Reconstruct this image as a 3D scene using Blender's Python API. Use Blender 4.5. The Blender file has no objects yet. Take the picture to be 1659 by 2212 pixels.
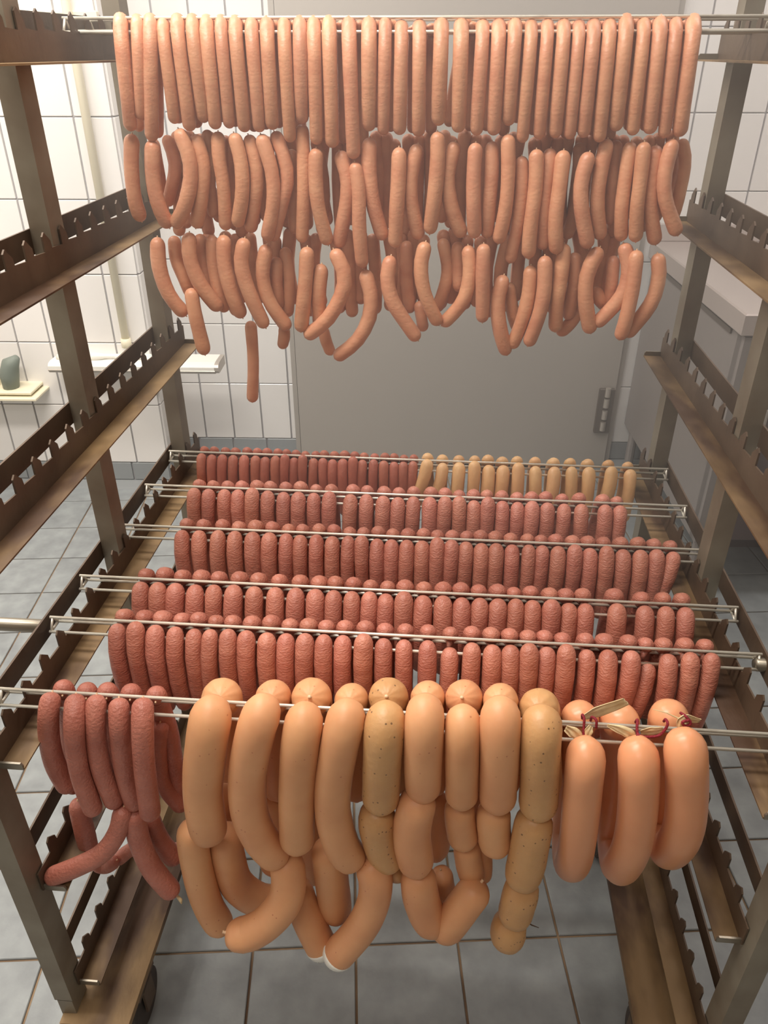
import bpy, math, random
import numpy as np
from mathutils import Vector
random.seed(7)
rnd = random.random
def ru(a, b): return a + (b - a) * random.random()
SC = bpy.context.scene
COL = SC.collection

# ------------------------------------------------------------------ camera
CAMH = 1.5
PITCH, YAW = math.radians(31.0), math.radians(4.6)
cam_d = bpy.data.cameras.new('camera')
cam_d.sensor_fit = 'HORIZONTAL'; cam_d.sensor_width = 36.0; cam_d.lens = 36.0
cam_d.clip_start = 0.02
cam = bpy.data.objects.new('camera', cam_d); COL.objects.link(cam)
cam.location = (0, 0, CAMH)
cam.rotation_euler = (math.pi / 2 - PITCH, 0, YAW)
SC.camera = cam

# ------------------------------------------------------------------ world, lamps, exposure
W = bpy.data.worlds.new('world'); SC.world = W; W.use_nodes = True
W.node_tree.nodes['Background'].inputs[0].default_value = (1.0, 0.97, 0.93, 1)
W.node_tree.nodes['Background'].inputs[1].default_value = 0.45
def area(name, loc, size, power, color, rot=(0, 0, 0)):
    l = bpy.data.lights.new(name, 'AREA'); l.shape = 'RECTANGLE'
    l.size, l.size_y = size; l.energy = power; l.color = color
    o = bpy.data.objects.new(name, l); COL.objects.link(o)
    o.location = loc; o.rotation_euler = rot
    return o
area('ceiling_or_fill_lamp', (-0.75, 0.72, 2.72), (1.3, 0.35), 50, (1.0, 0.93, 0.84))
area('ceiling_or_fill_lamp', (-1.1, 1.9, 2.72), (1.5, 0.35), 42, (1.0, 0.94, 0.87))
area('ceiling_or_fill_lamp', (1.1, 1.9, 2.72), (1.2, 0.35), 20, (1.0, 0.90, 0.84))
area('ceiling_or_fill_lamp', (-0.5, -0.6, 2.72), (1.5, 0.35), 13, (1.0, 0.94, 0.87))  # unseen fill lamp added behind the camera to brighten the post fronts
SC.view_settings.view_transform = 'Standard'
SC.view_settings.look = 'None'
SC.view_settings.gamma = 1.0
SC.view_settings.use_curve_mapping = False
SC.view_settings.exposure = 0.0
SC.cycles.max_bounces = 7

# ------------------------------------------------------------------ pixel rays (1659 x 2212 frame) to points in the room
F = 1659.0
_f = np.array([-math.sin(YAW) * math.cos(PITCH), math.cos(YAW) * math.cos(PITCH), -math.sin(PITCH)])
_r = np.array([math.cos(YAW), math.sin(YAW), 0.0]); _u = np.cross(_r, _f)
EYE = np.array([0, 0, CAMH])
def ray(px, py): return _f * F + _r * (px - 829.5) - _u * (py - 1106.0)
def on_y(px, py, y): d = ray(px, py); return EYE + d * (y / d[1])
def on_z(px, py, z): d = ray(px, py); return EYE + d * ((z - CAMH) / d[2])
def to_px(p):
    v = np.array(p, float) - EYE; z = v @ _f
    return 829.5 + F * (v @ _r) / z, 1106.0 - F * (v @ _u) / z
def m_per_px(p): return float((np.array(p) - EYE) @ _f) / F

# ------------------------------------------------------------------ materials
def srgb(r, g, b):
    def c(v):
        v /= 255.0
        return v / 12.92 if v <= 0.04045 else ((v + 0.055) / 1.055) ** 2.4
    return (c(r), c(g), c(b), 1)
def mat(name, col, rough=0.5, metal=0.0, col2=None, nscale=8.0, vary=0.0, bump=0.0, bscale=60.0, lo=0.4, hi=0.65,
        sss=0.0, coat=0.0, specks=None, stretch=None, hue=0.0):
    m = bpy.data.materials.new(name); m.use_nodes = True
    nt = m.node_tree; N = nt.nodes; L = nt.links; b = N['Principled BSDF']
    b.inputs['Roughness'].default_value = rough; b.inputs['Metallic'].default_value = metal
    tc = N.new('ShaderNodeTexCoord')
    src = tc.outputs['Object']
    oi = None
    if vary or hue:
        oi = N.new('ShaderNodeObjectInfo')
    if stretch:
        mp = N.new('ShaderNodeMapping'); mp.inputs['Scale'].default_value = stretch
        L.new(src, mp.inputs[0]); src2 = mp.outputs[0]
    else: src2 = src
    out = None
    if col2:
        n = N.new('ShaderNodeTexNoise'); n.noise_dimensions = '4D'
        n.inputs['Scale'].default_value = nscale; n.inputs['Detail'].default_value = 4
        L.new(src2, n.inputs['Vector'])
        if oi:
            mm = N.new('ShaderNodeMath'); mm.operation = 'MULTIPLY'; mm.inputs[1].default_value = 37.0
            L.new(oi.outputs['Random'], mm.inputs[0]); L.new(mm.outputs[0], n.inputs['W'])
        r = N.new('ShaderNodeValToRGB')
        r.color_ramp.elements[0].position = lo; r.color_ramp.elements[1].position = hi
        r.color_ramp.elements[0].color = col; r.color_ramp.elements[1].color = col2
        L.new(n.outputs['Fac'], r.inputs[0]); out = r.outputs[0]
    else:
        rgb = N.new('ShaderNodeRGB'); rgb.outputs[0].default_value = col; out = rgb.outputs[0]
    if specks:
        v = N.new('ShaderNodeTexVoronoi'); v.inputs['Scale'].default_value = specks[1]
        nn = N.new('ShaderNodeTexNoise'); nn.inputs['Scale'].default_value = specks[1] * 0.45
        L.new(src, v.inputs['Vector']); L.new(src, nn.inputs['Vector'])
        a = N.new('ShaderNodeMath'); a.operation = 'LESS_THAN'; a.inputs[1].default_value = specks[2]
        L.new(v.outputs['Distance'], a.inputs[0])
        c = N.new('ShaderNodeMath'); c.operation = 'GREATER_THAN'; c.inputs[1].default_value = specks[3]
        L.new(nn.outputs['Fac'], c.inputs[0])
        d = N.new('ShaderNodeMath'); d.operation = 'MULTIPLY'; L.new(a.outputs[0], d.inputs[0]); L.new(c.outputs[0], d.inputs[1])
        e = N.new('ShaderNodeMath'); e.operation = 'MULTIPLY'; e.inputs[1].default_value = 0.75; L.new(d.outputs[0], e.inputs[0])
        mx = N.new('ShaderNodeMix'); mx.data_type = 'RGBA'
        L.new(e.outputs[0], mx.inputs['Factor']); L.new(out, mx.inputs[6]); mx.inputs[7].default_value = specks[0]
        out = mx.outputs[2]
    if oi:
        hs = N.new('ShaderNodeHueSaturation')
        mr = N.new('ShaderNodeMapRange'); mr.inputs['To Min'].default_value = 1 - vary; mr.inputs['To Max'].default_value = 1 + vary
        L.new(oi.outputs['Random'], mr.inputs['Value']); L.new(mr.outputs[0], hs.inputs['Value'])
        if hue:
            m2 = N.new('ShaderNodeMath'); m2.operation = 'MULTIPLY'; m2.inputs[1].default_value = 7.31
            m3 = N.new('ShaderNodeMath'); m3.operation = 'FRACT'
            L.new(oi.outputs['Random'], m2.inputs[0]); L.new(m2.outputs[0], m3.inputs[0])
            m4 = N.new('ShaderNodeMapRange'); m4.inputs['To Min'].default_value = 0.5 - hue; m4.inputs['To Max'].default_value = 0.5 + hue
            L.new(m3.outputs[0], m4.inputs['Value']); L.new(m4.outputs[0], hs.inputs['Hue'])
        L.new(out, hs.inputs['Color']); out = hs.outputs[0]
    L.new(out, b.inputs['Base Color'])
    if sss:
        b.inputs['Subsurface Weight'].default_value = sss
        b.inputs['Subsurface Radius'].default_value = (1.0, 0.35, 0.2)
        b.inputs['Subsurface Scale'].default_value = 0.008
    if coat:
        b.inputs['Coat Weight'].default_value = coat; b.inputs['Coat Roughness'].default_value = 0.3
    if bump:
        n2 = N.new('ShaderNodeTexNoise'); n2.inputs['Scale'].default_value = bscale; n2.inputs['Detail'].default_value = 3
        L.new(src2, n2.inputs['Vector'])
        bp = N.new('ShaderNodeBump'); bp.inputs['Strength'].default_value = bump; bp.inputs['Distance'].default_value = 0.002
        L.new(n2.outputs['Fac'], bp.inputs['Height']); L.new(bp.outputs[0], b.inputs['Normal'])
    return m
M = {}
M['frank'] = mat('frankfurter_skin', srgb(222, 162, 126), .42, col2=srgb(203, 136, 104), nscale=22, vary=.06, hue=.003, bump=.35, bscale=130, sss=.15, lo=.3, hi=.75, stretch=(1, 1, 1.8))
M['red'] = mat('smoked_red_skin', srgb(198, 130, 110), .40, col2=srgb(170, 100, 82), nscale=30, vary=.07, hue=.003, bump=.9, bscale=190, sss=.12, lo=.3, hi=.75, stretch=(1, 1, 2.4))
M['redrear'] = mat('thin_red_skin', srgb(188, 112, 90), .42, col2=srgb(168, 94, 74), nscale=30, vary=.07, hue=.003, bump=.4, bscale=260, sss=.12, lo=.3, hi=.75)
M['pale'] = mat('pale_yellow_skin', srgb(228, 184, 132), .42, col2=srgb(212, 162, 110), nscale=16, vary=.06, hue=.003, bump=.3, bscale=200, sss=.15, lo=.3, hi=.75)
M['dark'] = mat('dark_red_skin', srgb(192, 122, 104), .42, col2=srgb(164, 94, 78), nscale=24, vary=.04, bump=.9, bscale=240, sss=.12, lo=.3, hi=.75)
M['thick'] = mat('thick_orange_skin', srgb(230, 172, 124), .46, col2=srgb(214, 150, 106), nscale=14, vary=.03, hue=.002, bump=.12, bscale=120, sss=.15,
                 specks=(srgb(186, 112, 78), 95, .12, .57), lo=.3, hi=.75)
M['spot'] = mat('spotted_pale_skin', srgb(214, 167, 114), .42, col2=srgb(194, 145, 97), nscale=14, vary=.03, bump=.3, bscale=140, sss=.12,
                specks=(srgb(92, 66, 48), 120, .17, .52), lo=.3, hi=.75)
M['ring'] = mat('ring_sausage_skin', srgb(232, 166, 122), .34, col2=srgb(220, 150, 108), nscale=10, vary=.02, bump=.06, bscale=120, sss=.15, lo=.3, hi=.75)
M['casing'] = mat('dry_casing', srgb(236, 216, 172), .55, col2=srgb(216, 190, 142), nscale=40, bump=.25, bscale=160)
M['twine'] = mat('red_twine', srgb(150, 38, 52), .8, col2=srgb(120, 26, 40), nscale=300, bump=.8, bscale=500)
M['tip'] = mat('casing_tip', srgb(232, 196, 158), .45, bump=.4, bscale=300)
M['wire'] = mat('rod_wire_steel', srgb(228, 222, 208), .32, .4, col2=srgb(120, 84, 52), nscale=26, lo=.56, hi=.74, stretch=(.35, 1, 1))
M['frame'] = mat('rack_steel', srgb(142, 134, 118), .5, .3, col2=srgb(112, 98, 82), nscale=9, lo=.35, hi=.7, bump=.15, bscale=60)
M['rail'] = mat('smoked_rail_steel', srgb(100, 82, 66), .5, .25, col2=srgb(76, 59, 46), nscale=12, lo=.35, hi=.7, bump=.2, bscale=80)
M['flange'] = mat('stained_flange_steel', srgb(140, 114, 80), .58, .2, col2=srgb(76, 54, 38), nscale=11, lo=.40, hi=.60, bump=.5, bscale=70, stretch=(1, .4, 1))
M['edge'] = mat('worn_edge_steel', srgb(150, 142, 128), .35, .8)
M['tile'] = mat('white_glazed_tile', srgb(236, 233, 230), .16, vary=.02, bump=.03, bscale=6)
M['grout'] = mat('wall_grout', srgb(176, 174, 176), .85)
M['basetile'] = mat('blue_grey_base_tile', srgb(146, 150, 152), .35, vary=.03)
M['floor'] = mat('grey_floor_tile', srgb(152, 157, 158), .42, col2=srgb(128, 132, 134), nscale=18, vary=.035, bump=.25, bscale=60, lo=.3, hi=.7)
M['fgrout'] = mat('brown_floor_grout', srgb(158, 132, 104), .9, col2=srgb(104, 82, 64), nscale=6)
M['door'] = mat('grey_door_steel', srgb(176, 169, 161), .45, .15)
M['cab'] = mat('cabinet_steel', srgb(160, 152, 148), .4, .3)
M['cabtop'] = mat('cabinet_top_steel', srgb(196, 184, 178), .3, .3)
M['cabfront'] = mat('cabinet_front_dark', srgb(92, 76, 74), .4, .2)
M['plastic'] = mat('white_plastic', srgb(236, 234, 226), .35)
M['cream'] = mat('cream_pipe_paint', srgb(236, 228, 202), .4)
M['rag'] = mat('grey_green_plastic', srgb(122, 130, 122), .6)
M['rubber'] = mat('caster_rubber', srgb(62, 54, 48), .6)
M['wall'] = mat('room_wall_paint', srgb(222, 218, 212), .7)
M['wallfront'] = mat('front_wall_shade_grey', srgb(150, 142, 132), .7)  # shadow behind the camera put into this wall's grey
M['hinge'] = mat('hinge_steel', srgb(190, 182, 172), .35, .5)
M['hdark'] = mat('dark_hinge_steel', srgb(110, 100, 92), .5, .4)  # darker steel for the hinge plate, cabinet trim and a casing thread

# ------------------------------------------------------------------ object helpers
def tag(o, label=None, cat=None, group=None, kind=None):
    if label: o['label'] = label
    if cat: o['category'] = cat
    if group: o['group'] = group
    if kind: o['kind'] = kind
    return o
def link(name, me, m, parent=None, loc=(0, 0, 0)):
    o = bpy.data.objects.new(name, me); COL.objects.link(o)
    if m is not None and not me.materials: me.materials.append(m)
    o.location = loc
    if parent: o.parent = parent
    return o
def empty(name, loc=(0, 0, 0), rz=0.0):
    o = bpy.data.objects.new(name, None); COL.objects.link(o)
    o.location = loc; o.rotation_euler = (0, 0, rz); o.empty_display_size = .05
    return o
class MB:
    def __init__(s): s.v = []; s.f = []
    def box(s, a, b, bev=0.0):
        x0, y0, z0 = a; x1, y1, z1 = b
        n = len(s.v)
        if not bev:
            s.v += [(x0, y0, z0), (x1, y0, z0), (x1, y1, z0), (x0, y1, z0), (x0, y0, z1), (x1, y0, z1), (x1, y1, z1), (x0, y1, z1)]
            s.f += [tuple(n + i for i in q) for q in ((0, 3, 2, 1), (4, 5, 6, 7), (0, 1, 5, 4), (1, 2, 6, 5), (2, 3, 7, 6), (3, 0, 4, 7))]
        else:
            for z, e in ((z0, bev), (z0 + bev, 0), (z1 - bev, 0), (z1, bev)):
                s.v += [(x0 + e, y0 + e, z), (x1 - e, y0 + e, z), (x1 - e, y1 - e, z), (x0 + e, y1 - e, z)]
            s.f.append((n + 3, n + 2, n + 1, n)); s.f.append((n + 12, n + 13, n + 14, n + 15))
            for k in range(3):
                for i in range(4):
                    j = (i + 1) % 4; a0 = n + 4 * k
                    s.f.append((a0 + i, a0 + j, a0 + 4 + j, a0 + 4 + i))
        return s
    def extrude_x(s, prof, x0, x1):      # prof: (y, z) ring, counter-clockwise seen from +x
        n = len(s.v); k = len(prof)
        s.v += [(x0, y, z) for y, z in prof] + [(x1, y, z) for y, z in prof]
        s.f.append(tuple(n + k + i for i in range(k))); s.f.append(tuple(n + k - 1 - i for i in range(k)))
        for i in range(k):
            j = (i + 1) % k; s.f.append((n + i, n + j, n + k + j, n + k + i))
        return s
    def tube(s, pts, rad, seg=10, caps=True):
        pts = [np.array(p, float) for p in pts]; m = len(pts); n0 = len(s.v)
        if not hasattr(rad, '__len__'): rad = [rad] * m
        T = [pts[min(i + 1, m - 1)] - pts[max(i - 1, 0)] for i in range(m)]
        T = [t / (np.linalg.norm(t) + 1e-12) for t in T]
        ref = np.array([0, 1.0, 0]) if abs(T[0][1]) < .9 else np.array([1.0, 0, 0])
        a = np.cross(T[0], ref); a /= np.linalg.norm(a)
        for i in range(m):
            a = a - T[i] * (a @ T[i]); a /= np.linalg.norm(a); b = np.cross(T[i], a)
            for k in range(seg):
                t = 2 * math.pi * k / seg
                s.v.append(tuple(pts[i] + (a * math.cos(t) + b * math.sin(t)) * rad[i]))
        for i in range(m - 1):
            for k in range(seg):
                j = (k + 1) % seg
                s.f.append((n0 + i * seg + k, n0 + i * seg + j, n0 + (i + 1) * seg + j, n0 + (i + 1) * seg + k))
        if caps:
            s.f.append(tuple(n0 + seg - 1 - k for k in range(seg)))
            s.f.append(tuple(n0 + (m - 1) * seg + k for k in range(seg)))
        return s
    def mesh(s, name, smooth=False):
        me = bpy.data.meshes.new(name); me.from_pydata([tuple(map(float, v)) for v in s.v], [], s.f)
        if smooth:
            me.polygons.foreach_set('use_smooth', [True] * len(me.polygons))
        me.update(); return me
    def build(s, name, m, parent=None, loc=(0, 0, 0), smooth=False):
        return link(name, s.mesh(name, smooth), m, parent, loc)
def smooth_path(pts, n):
    P = [np.array(p, float) for p in pts]
    if len(P) == 2: return [P[0] + (P[1] - P[0]) * i / (n - 1) for i in range(n)]
    P = [2 * P[0] - P[1]] + P + [2 * P[-1] - P[-2]]
    out = []
    for k in range(1, len(P) - 2):
        for t in np.linspace(0, 1, 12, endpoint=False):
            a, b, c, d = P[k - 1], P[k], P[k + 1], P[k + 2]
            out.append(.5 * ((2 * b) + (c - a) * t + (2 * a - 5 * b + 4 * c - d) * t * t + (3 * b - 3 * c + d - a) * t ** 3))
    out.append(P[-2])
    L = [0.0]
    for i in range(1, len(out)): L.append(L[-1] + np.linalg.norm(out[i] - out[i - 1]))
    L = np.array(L); out = np.array(out)
    t = np.linspace(0, L[-1], n)
    return [np.array([np.interp(x, L, out[:, k]) for k in range(3)]) for x in t]

# ------------------------------------------------------------------ sausages
def sausage(name, pts, R, m, label, group, seg=14, rings=18, pinch=1.1, tips=True, pleat=0.0, cat='sausage', wob=.02, twist=False, p_exp=2.1, cap=None):
    n = 60
    path = smooth_path(pts, n)
    seglen = [0.0]
    for i in range(1, n): seglen.append(seglen[-1] + np.linalg.norm(path[i] - path[i - 1]))
    L = seglen[-1]; seglen = np.array(seglen); arr = np.array(path)
    at = lambda s: np.array([np.interp(s, seglen, arr[:, k]) for k in range(3)])
    a = min(pinch * R, L * .48)
    ss = [0, .03 * a, .1 * a, .22 * a, .4 * a, .65 * a] + list(np.linspace(a, L - a, max(rings - 12, 6))) + [L - .65 * a, L - .4 * a, L - .22 * a, L - .1 * a, L - .03 * a, L]
    ph = [ru(0, 6.28) for _ in range(3)]
    def rad(s):
        e = min(s, L - s)
        if e >= a: r = R
        else: r = R * max(1 - (1 - e / a) ** p_exp, 0) ** (1 / p_exp)
        w = 1 + wob * math.sin(s / L * 7 + ph[0]) + wob * .6 * math.sin(s / L * 17 + ph[1])
        return max(r * w, R * .06)
    C = [at(s) for s in ss]; RR = [rad(s) for s in ss]
    loc = C[0].copy()
    mb = MB().tube([c - loc for c in C], RR, seg)
    if pleat:
        m_ = len(ss); nb = (int(ph[2] * 2) % 3 + 9) if seg > 40 else 5
        for i, s in enumerate(ss):
            e = min(s, L - s)
            amp = pleat * math.exp(-e / (.6 * R)) * (0 if e <= 0 else 1)
            for k in range(seg):
                v = np.array(mb.v[i * seg + k]); c = C[i] - loc
                mb.v[i * seg + k] = tuple(c + (v - c) * (1 + amp * math.cos(nb * 2 * math.pi * k / seg)))
    o = mb.build(name, m, None, tuple(loc), True)
    tag(o, label, cat, group)
    if cap:
        cs = [L - cap * R * (1 - t) for t in np.linspace(0, 1, 9)]
        MB().tube([at(x) - loc for x in cs], [rad(x) * 1.015 + .0003 for x in cs], seg).build('white_casing_end', M['plastic'], o, smooth=True)
    if twist:
        for e in twist:
            c = C[0] if e == 0 else C[-1]; d = (C[0] - C[3]) if e == 0 else (C[-1] - C[-4]); d = d / np.linalg.norm(d)
            q = c - loc
            t = MB().tube([q - d * R * .14, q, q + d * R * .10, q + d * R * .17], [R * .16, R * .10, R * .08, R * .10], 8)
            t.build('casing_twist', M['tip'], o, smooth=True)
    return o
def P(px, py, y): return on_y(px, py, y)

ORD = ('first second third fourth fifth sixth seventh eighth ninth tenth eleventh twelfth thirteenth fourteenth fifteenth sixteenth '
       'seventeenth eighteenth nineteenth twentieth').split()
def ordinal(i, n):
    if i == 0: return 'leftmost'
    if i == n - 1: return 'rightmost'
    if i <= n - 1 - i or n - i > 20: 
        k = i
        w = ORD[k] if k < 20 else ('thirtieth' if k == 29 else ('twenty-' + ORD[k - 20] if k < 29 else 'thirty-' + ORD[k - 30]))
        return w + ' from the left'
    return ORD[n - 1 - i] + ' from the right'

# ------------------------------------------------------------------ room (walls turned 3.1 degrees, floor tiling 7.1 degrees to the rack)
WA = math.radians(3.1); D_FAR, D_NEAR, JOG = 2.905, 2.673, -0.922
FA = math.radians(7.1)
ROWZ = [0.11 + .2425 * k for k in range(11)]
def tile_mesh(w, h, t=.008, b=.002):
    return MB().box((0, -t, 0), (w, 0, h), b).mesh('tile')
TM = {}
def wall_tiles(parent, u0, cols, name='tile', m=None, y=0.0, rows=None, rot=0.0, at=(0, 0)):
    m = m or M['tile']
    for (ua, ub) in cols:
        for (za, zb) in rows:
            key = (round(ub - ua, 4), round(zb - za, 4), m.name)
            if key not in TM:
                TM[key] = tile_mesh(ub - ua - .007, zb - za - .0032); TM[key].materials.append(m)
            o = link(name, TM[key], None, parent, (ua + .0035, y, za + .0016))
def cols(a, b, step, first):
    e = [a]; x = first
    while x < b - .02:
        if x > a + .02: e.append(x)
        x += step
    e.append(b); return list(zip(e[:-1], e[1:]))
rows = list(zip(ROWZ[:-1], ROWZ[1:]))
HT = 2.75
wall_back = MB().box((JOG, 0, 0), (2.6, .1, HT)).build('wall_back', M['grout'], None, (-D_FAR * math.sin(WA), D_FAR * math.cos(WA), 0))
wall_back.rotation_euler = (0, 0, WA); tag(wall_back, kind='structure')
# local frame of wall_back: x along the wall, y out of the room
wall_tiles(wall_back, 0, cols(JOG, -.424, .119, -.818), rows=rows)
wall_tiles(wall_back, 0, cols(.845, 2.2, .1175, .957), rows=rows)
wall_tiles(wall_back, 0, cols(JOG, -.424, .142, -.85) + cols(.845, 2.2, .142, .99), name='base_tile', m=M['basetile'], rows=[(.032, .11)])
wl = MB().box((-2.6, 0, 0), (JOG, .33, HT)).build('wall_back_left', M['grout'], None, (-D_NEAR * math.sin(WA), D_NEAR * math.cos(WA), 0))
wl.rotation_euler = (0, 0, WA); tag(wl, kind='structure')
wall_tiles(wl, 0, cols(-2.26, JOG + .004, .119, -2.231), rows=rows)
wall_tiles(wl, 0, cols(-2.26, JOG + .004, .142, -2.2), name='base_tile', m=M['basetile'], rows=[(.032, .11)])
for za, zb in rows + [(.032, .11)]:            # return face of the pier
    for ya, yb in ((.004, .116), (.116, .232)):
        k = ('s', round(zb - za, 3))
        mm = M['tile'] if zb - za > .1 else M['basetile']
        if k not in TM:
            TM[k] = MB().box((0, 0, 0), (.008, .1105, zb - za - .0035), .002).mesh('tile'); TM[k].materials.append(mm)
        link('tile', TM[k], None, wl, (JOG, ya, za + .00175))
# cove strip at the wall foot
tr = MB().extrude_x([(-.03, 0), (0, 0), (0, .032), (-.012, .032), (-.024, .010)], JOG + .01, -.424).build('trim_1', M['basetile'], None, wall_back.location)
tr.rotation_euler = (0, 0, WA); tag(tr, kind='structure')
tr = MB().extrude_x([(-.03, 0), (0, 0), (0, .032), (-.012, .032), (-.024, .010)], .845, 2.2).build('trim_2', M['basetile'], None, wall_back.location)
tr.rotation_euler = (0, 0, WA); tag(tr, kind='structure')
tr = MB().extrude_x([(-.03, 0), (0, 0), (0, .032), (-.012, .032), (-.024, .010)], -2.6, JOG).build('trim_3', M['basetile'], None, wl.location)
tr.rotation_euler = (0, 0, WA); tag(tr, kind='structure')
# door with hinge
dr = MB().box((-.42, -.035, .012), (.84, .02, 2.2), .006).build('door_1', M['door'], None, wall_back.location)
dr.rotation_euler = (0, 0, WA); tag(dr, kind='structure')
MB().box((.842, -.02, 0), (.862, .0, 2.23)).box((-.442, -.02, 0), (-.424, 0, 2.23)).box((-.442, -.02, 2.205), (.862, 0, 2.24)).build('door_frame', M['door'], dr)
hg = MB().box((.775, -.05, .17), (.835, -.034, .36), .003).build('hinge', M['hdark'], dr)
for z0 in (.185, .235, .285, .33):
    MB().tube([(.806, -.055, z0), (.806, -.055, z0 + .036)], .011, 12).build('hinge_knuckle', M['hinge'], hg, smooth=False)
# side walls and ceiling
o = MB().box((-2.2, -2.2, 0), (-2.1, 3.1, HT)).build('wall_left', M['wall']); tag(o, kind='structure')
o = MB().box((-2.2, -1.7, 0), (2.4, -1.6, HT)).build('added_wall_front', M['wallfront']); tag(o, kind='structure')  # unseen wall added behind the camera to keep light off the front floor
o = MB().box((2.3, -2.2, 0), (2.4, 3.2, HT)).build('wall_right', M['wall']); tag(o, kind='structure')
o = MB().box((-2.2, -2.2, HT), (2.4, 3.2, HT + .1)).build('ceiling', M['wall']); tag(o, kind='structure')

# floor: nearest tiles one by one, the rest joined
fl = MB().box((-3.2, -2.6, -.1), (3.4, 3.6, -.005)).build('floor', M['fgrout']); tag(fl, kind='structure')
fl.rotation_euler = (0, 0, FA)
FU, FV, PU, PV, G = -.218, .853, .2, .1975, .0048
tm = MB().box((G / 2, G / 2, -.02), (PU - G / 2, PV - G / 2, 0), .0015).mesh('floor_tile'); tm.materials.append(M['floor'])
def inside_room(u, v):
    x = u * math.cos(FA) - v * math.sin(FA); y = u * math.sin(FA) + v * math.cos(FA)
    return -2.1 < x < 2.3 and -2.0 < y < 2.98 and (y - x * math.tan(WA)) < (D_NEAR + .02 if x < -1.05 else D_FAR + .02)
rest = MB(); cnt = 0
for i in range(-11, 13):
    for j in range(-14, 12):
        u, v = FU + i * PU, FV + j * PV
        if not inside_room(u + .1, v + .1): continue
        pc = np.array([(u + .1) * math.cos(FA) - (v + .1) * math.sin(FA), (u + .1) * math.sin(FA) + (v + .1) * math.cos(FA), 0])
        seen = False
        if pc[1] > .3:
            qx, qy = to_px(pc); seen = -160 < qx < 1820 and qy < 2420
        if seen and cnt < 290:
            link('floor_tile', tm, None, fl, (u, v, 0)); cnt += 1
        else:
            rest.box((u + G / 2, v + G / 2, -.02), (u + PU - G / 2, v + PV - G / 2, 0))
r = rest.build('tile_field', M['floor'], fl); tag(r, kind='stuff')

def on_wall(u, out, z, d=D_NEAR):
    return (u * math.cos(WA) - (d - out) * math.sin(WA), u * math.sin(WA) + (d - out) * math.cos(WA), z)
# cream pipe and conduit
pipe = empty('water_pipe', on_wall(-.992, .03, .6), WA)
tag(pipe, 'cream vertical pipe running up the white tiled wall at left', 'pipe')
MB().tube([(0, 0, 0), (0, 0, 2.14)], .0135, 16).build('pipe', M['cream'], pipe, smooth=True)
MB().tube([(0, 0, -.012), (0, 0, .02)], .018, 16).build('pipe_end', M['cream'], pipe, smooth=True)
for z in (.35, 1.35): MB().box((-.02, -.018, z), (.02, .03, z + .022), .003).build('pipe_clip', M['cream'], pipe)
o = empty('cable_duct', on_wall(-1.1, .012, 1.555), WA)
tag(o, 'cream horizontal cable duct crossing the vertical pipe near the upper left', 'duct')
MB().box((-.12, -.012, 0), (.19, .012, .045), .003).build('duct_cover', M['cream'], o)
# white wall tray with a towel
tray = empty('wall_tray', on_wall(-.955, .07, .52), WA)
tag(tray, 'long white plastic wall tray behind the left rear post', 'shelf')
MB().extrude_x([(-.045, .012), (-.038, .002), (-.02, 0), (.066, 0), (.066, .034), (-.02, .036), (-.038, .032), (-.045, .024)], -.3, .29).build('tray_body', M['plastic'], tray)
MB().extrude_x([(-.047, .010), (-.038, -.001), (-.02, -.003), (.066, -.003), (.066, .003), (-.03, .006), (-.044, .014)], -.302, .292).build('tray_rim', M['hinge'], tray)
MB().extrude_x([(-.045, .012), (-.038, .002), (-.02, 0), (.066, 0), (.066, .034), (-.02, .036), (-.038, .032), (-.045, .024)], .29, .305).build('end_cap', M['hinge'], tray)
o = MB().tube(smooth_path([(-.28, 0, .043), (-.2, -.005, .045), (-.1, 0, .047), (-.03, .005, .043), (.02, 0, .042)], 20), [.010 + .004 * math.sin(i * .9) for i in range(20)], 12).build('rolled_cloth', M['plastic'], None, tray.location, True)
o.rotation_euler = (0, 0, WA); tag(o, 'rolled white cloth lying on top of the wall tray', 'cloth')
sh = empty('small_wall_shelf', on_wall(-1.47, .07, .415), WA)
tag(sh, 'small cream wall shelf at the far left edge', 'shelf')
MB().box((-.16, -.06, 0), (.15, .069, .012), .003).build('shelf_board', M['cream'], sh)
MB().box((-.15, -.045, .018), (.13, .069, .03), .003).build('shelf_rim', M['cream'], sh)
o = MB().tube([(0, 0, 0), (.005, 0, .05), (.02, 0, .09), (.05, 0, .115)], [.028, .034, .03, .012], 12).build('plastic_scoop', M['rag'], None, on_wall(-1.43, .07, .445), True)
tag(o, 'grey green plastic scoop standing on the small wall shelf', 'scoop')
o = MB().box((-.02, -.02, 0), (.02, .02, .06), .006).build('soap_box', M['cream'], None, on_wall(-1.5, .06, .445))
tag(o, 'small cream box beside the grey green scoop', 'box')

# stainless counter cabinet at right
cb = empty('counter_cabinet', on_wall(.885, .0, 0, 1.99), WA)
tag(cb, 'stainless steel counter cabinet standing on the floor behind the right rear post', 'cabinet')
MB().box((0, 0, .855), (1.1, .905, .915), .004).build('worktop', M['cabtop'], cb)
MB().box((0, .885, .915), (1.1, .905, .975), .003).build('backsplash', M['cabtop'], cb)
MB().box((.018, .03, .20), (.03, .90, .855)).build('side_panel', M['cab'], cb)
MB().box((.012, .10, .832), (.022, .90, .846)).build('side_trim', M['hdark'], cb)
MB().box((.03, .06, .20), (1.08, .90, .85)).build('body', M['cab'], cb)
MB().box((.018, .012, .20), (.075, .06, .85)).build('front_frame', M['cab'], cb)
MB().box((.075, .02, .76), (1.08, .06, .85)).build('drawer', M['cabtop'], cb)
dd = MB().box((.085, .015, .21), (.56, .06, .75), .003).build('cabinet_door', M['cabfront'], cb)
MB().tube([(.12, -.005, .5), (.12, -.005, .65)], .006, 8).build('handle', M['hinge'], dd)
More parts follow.
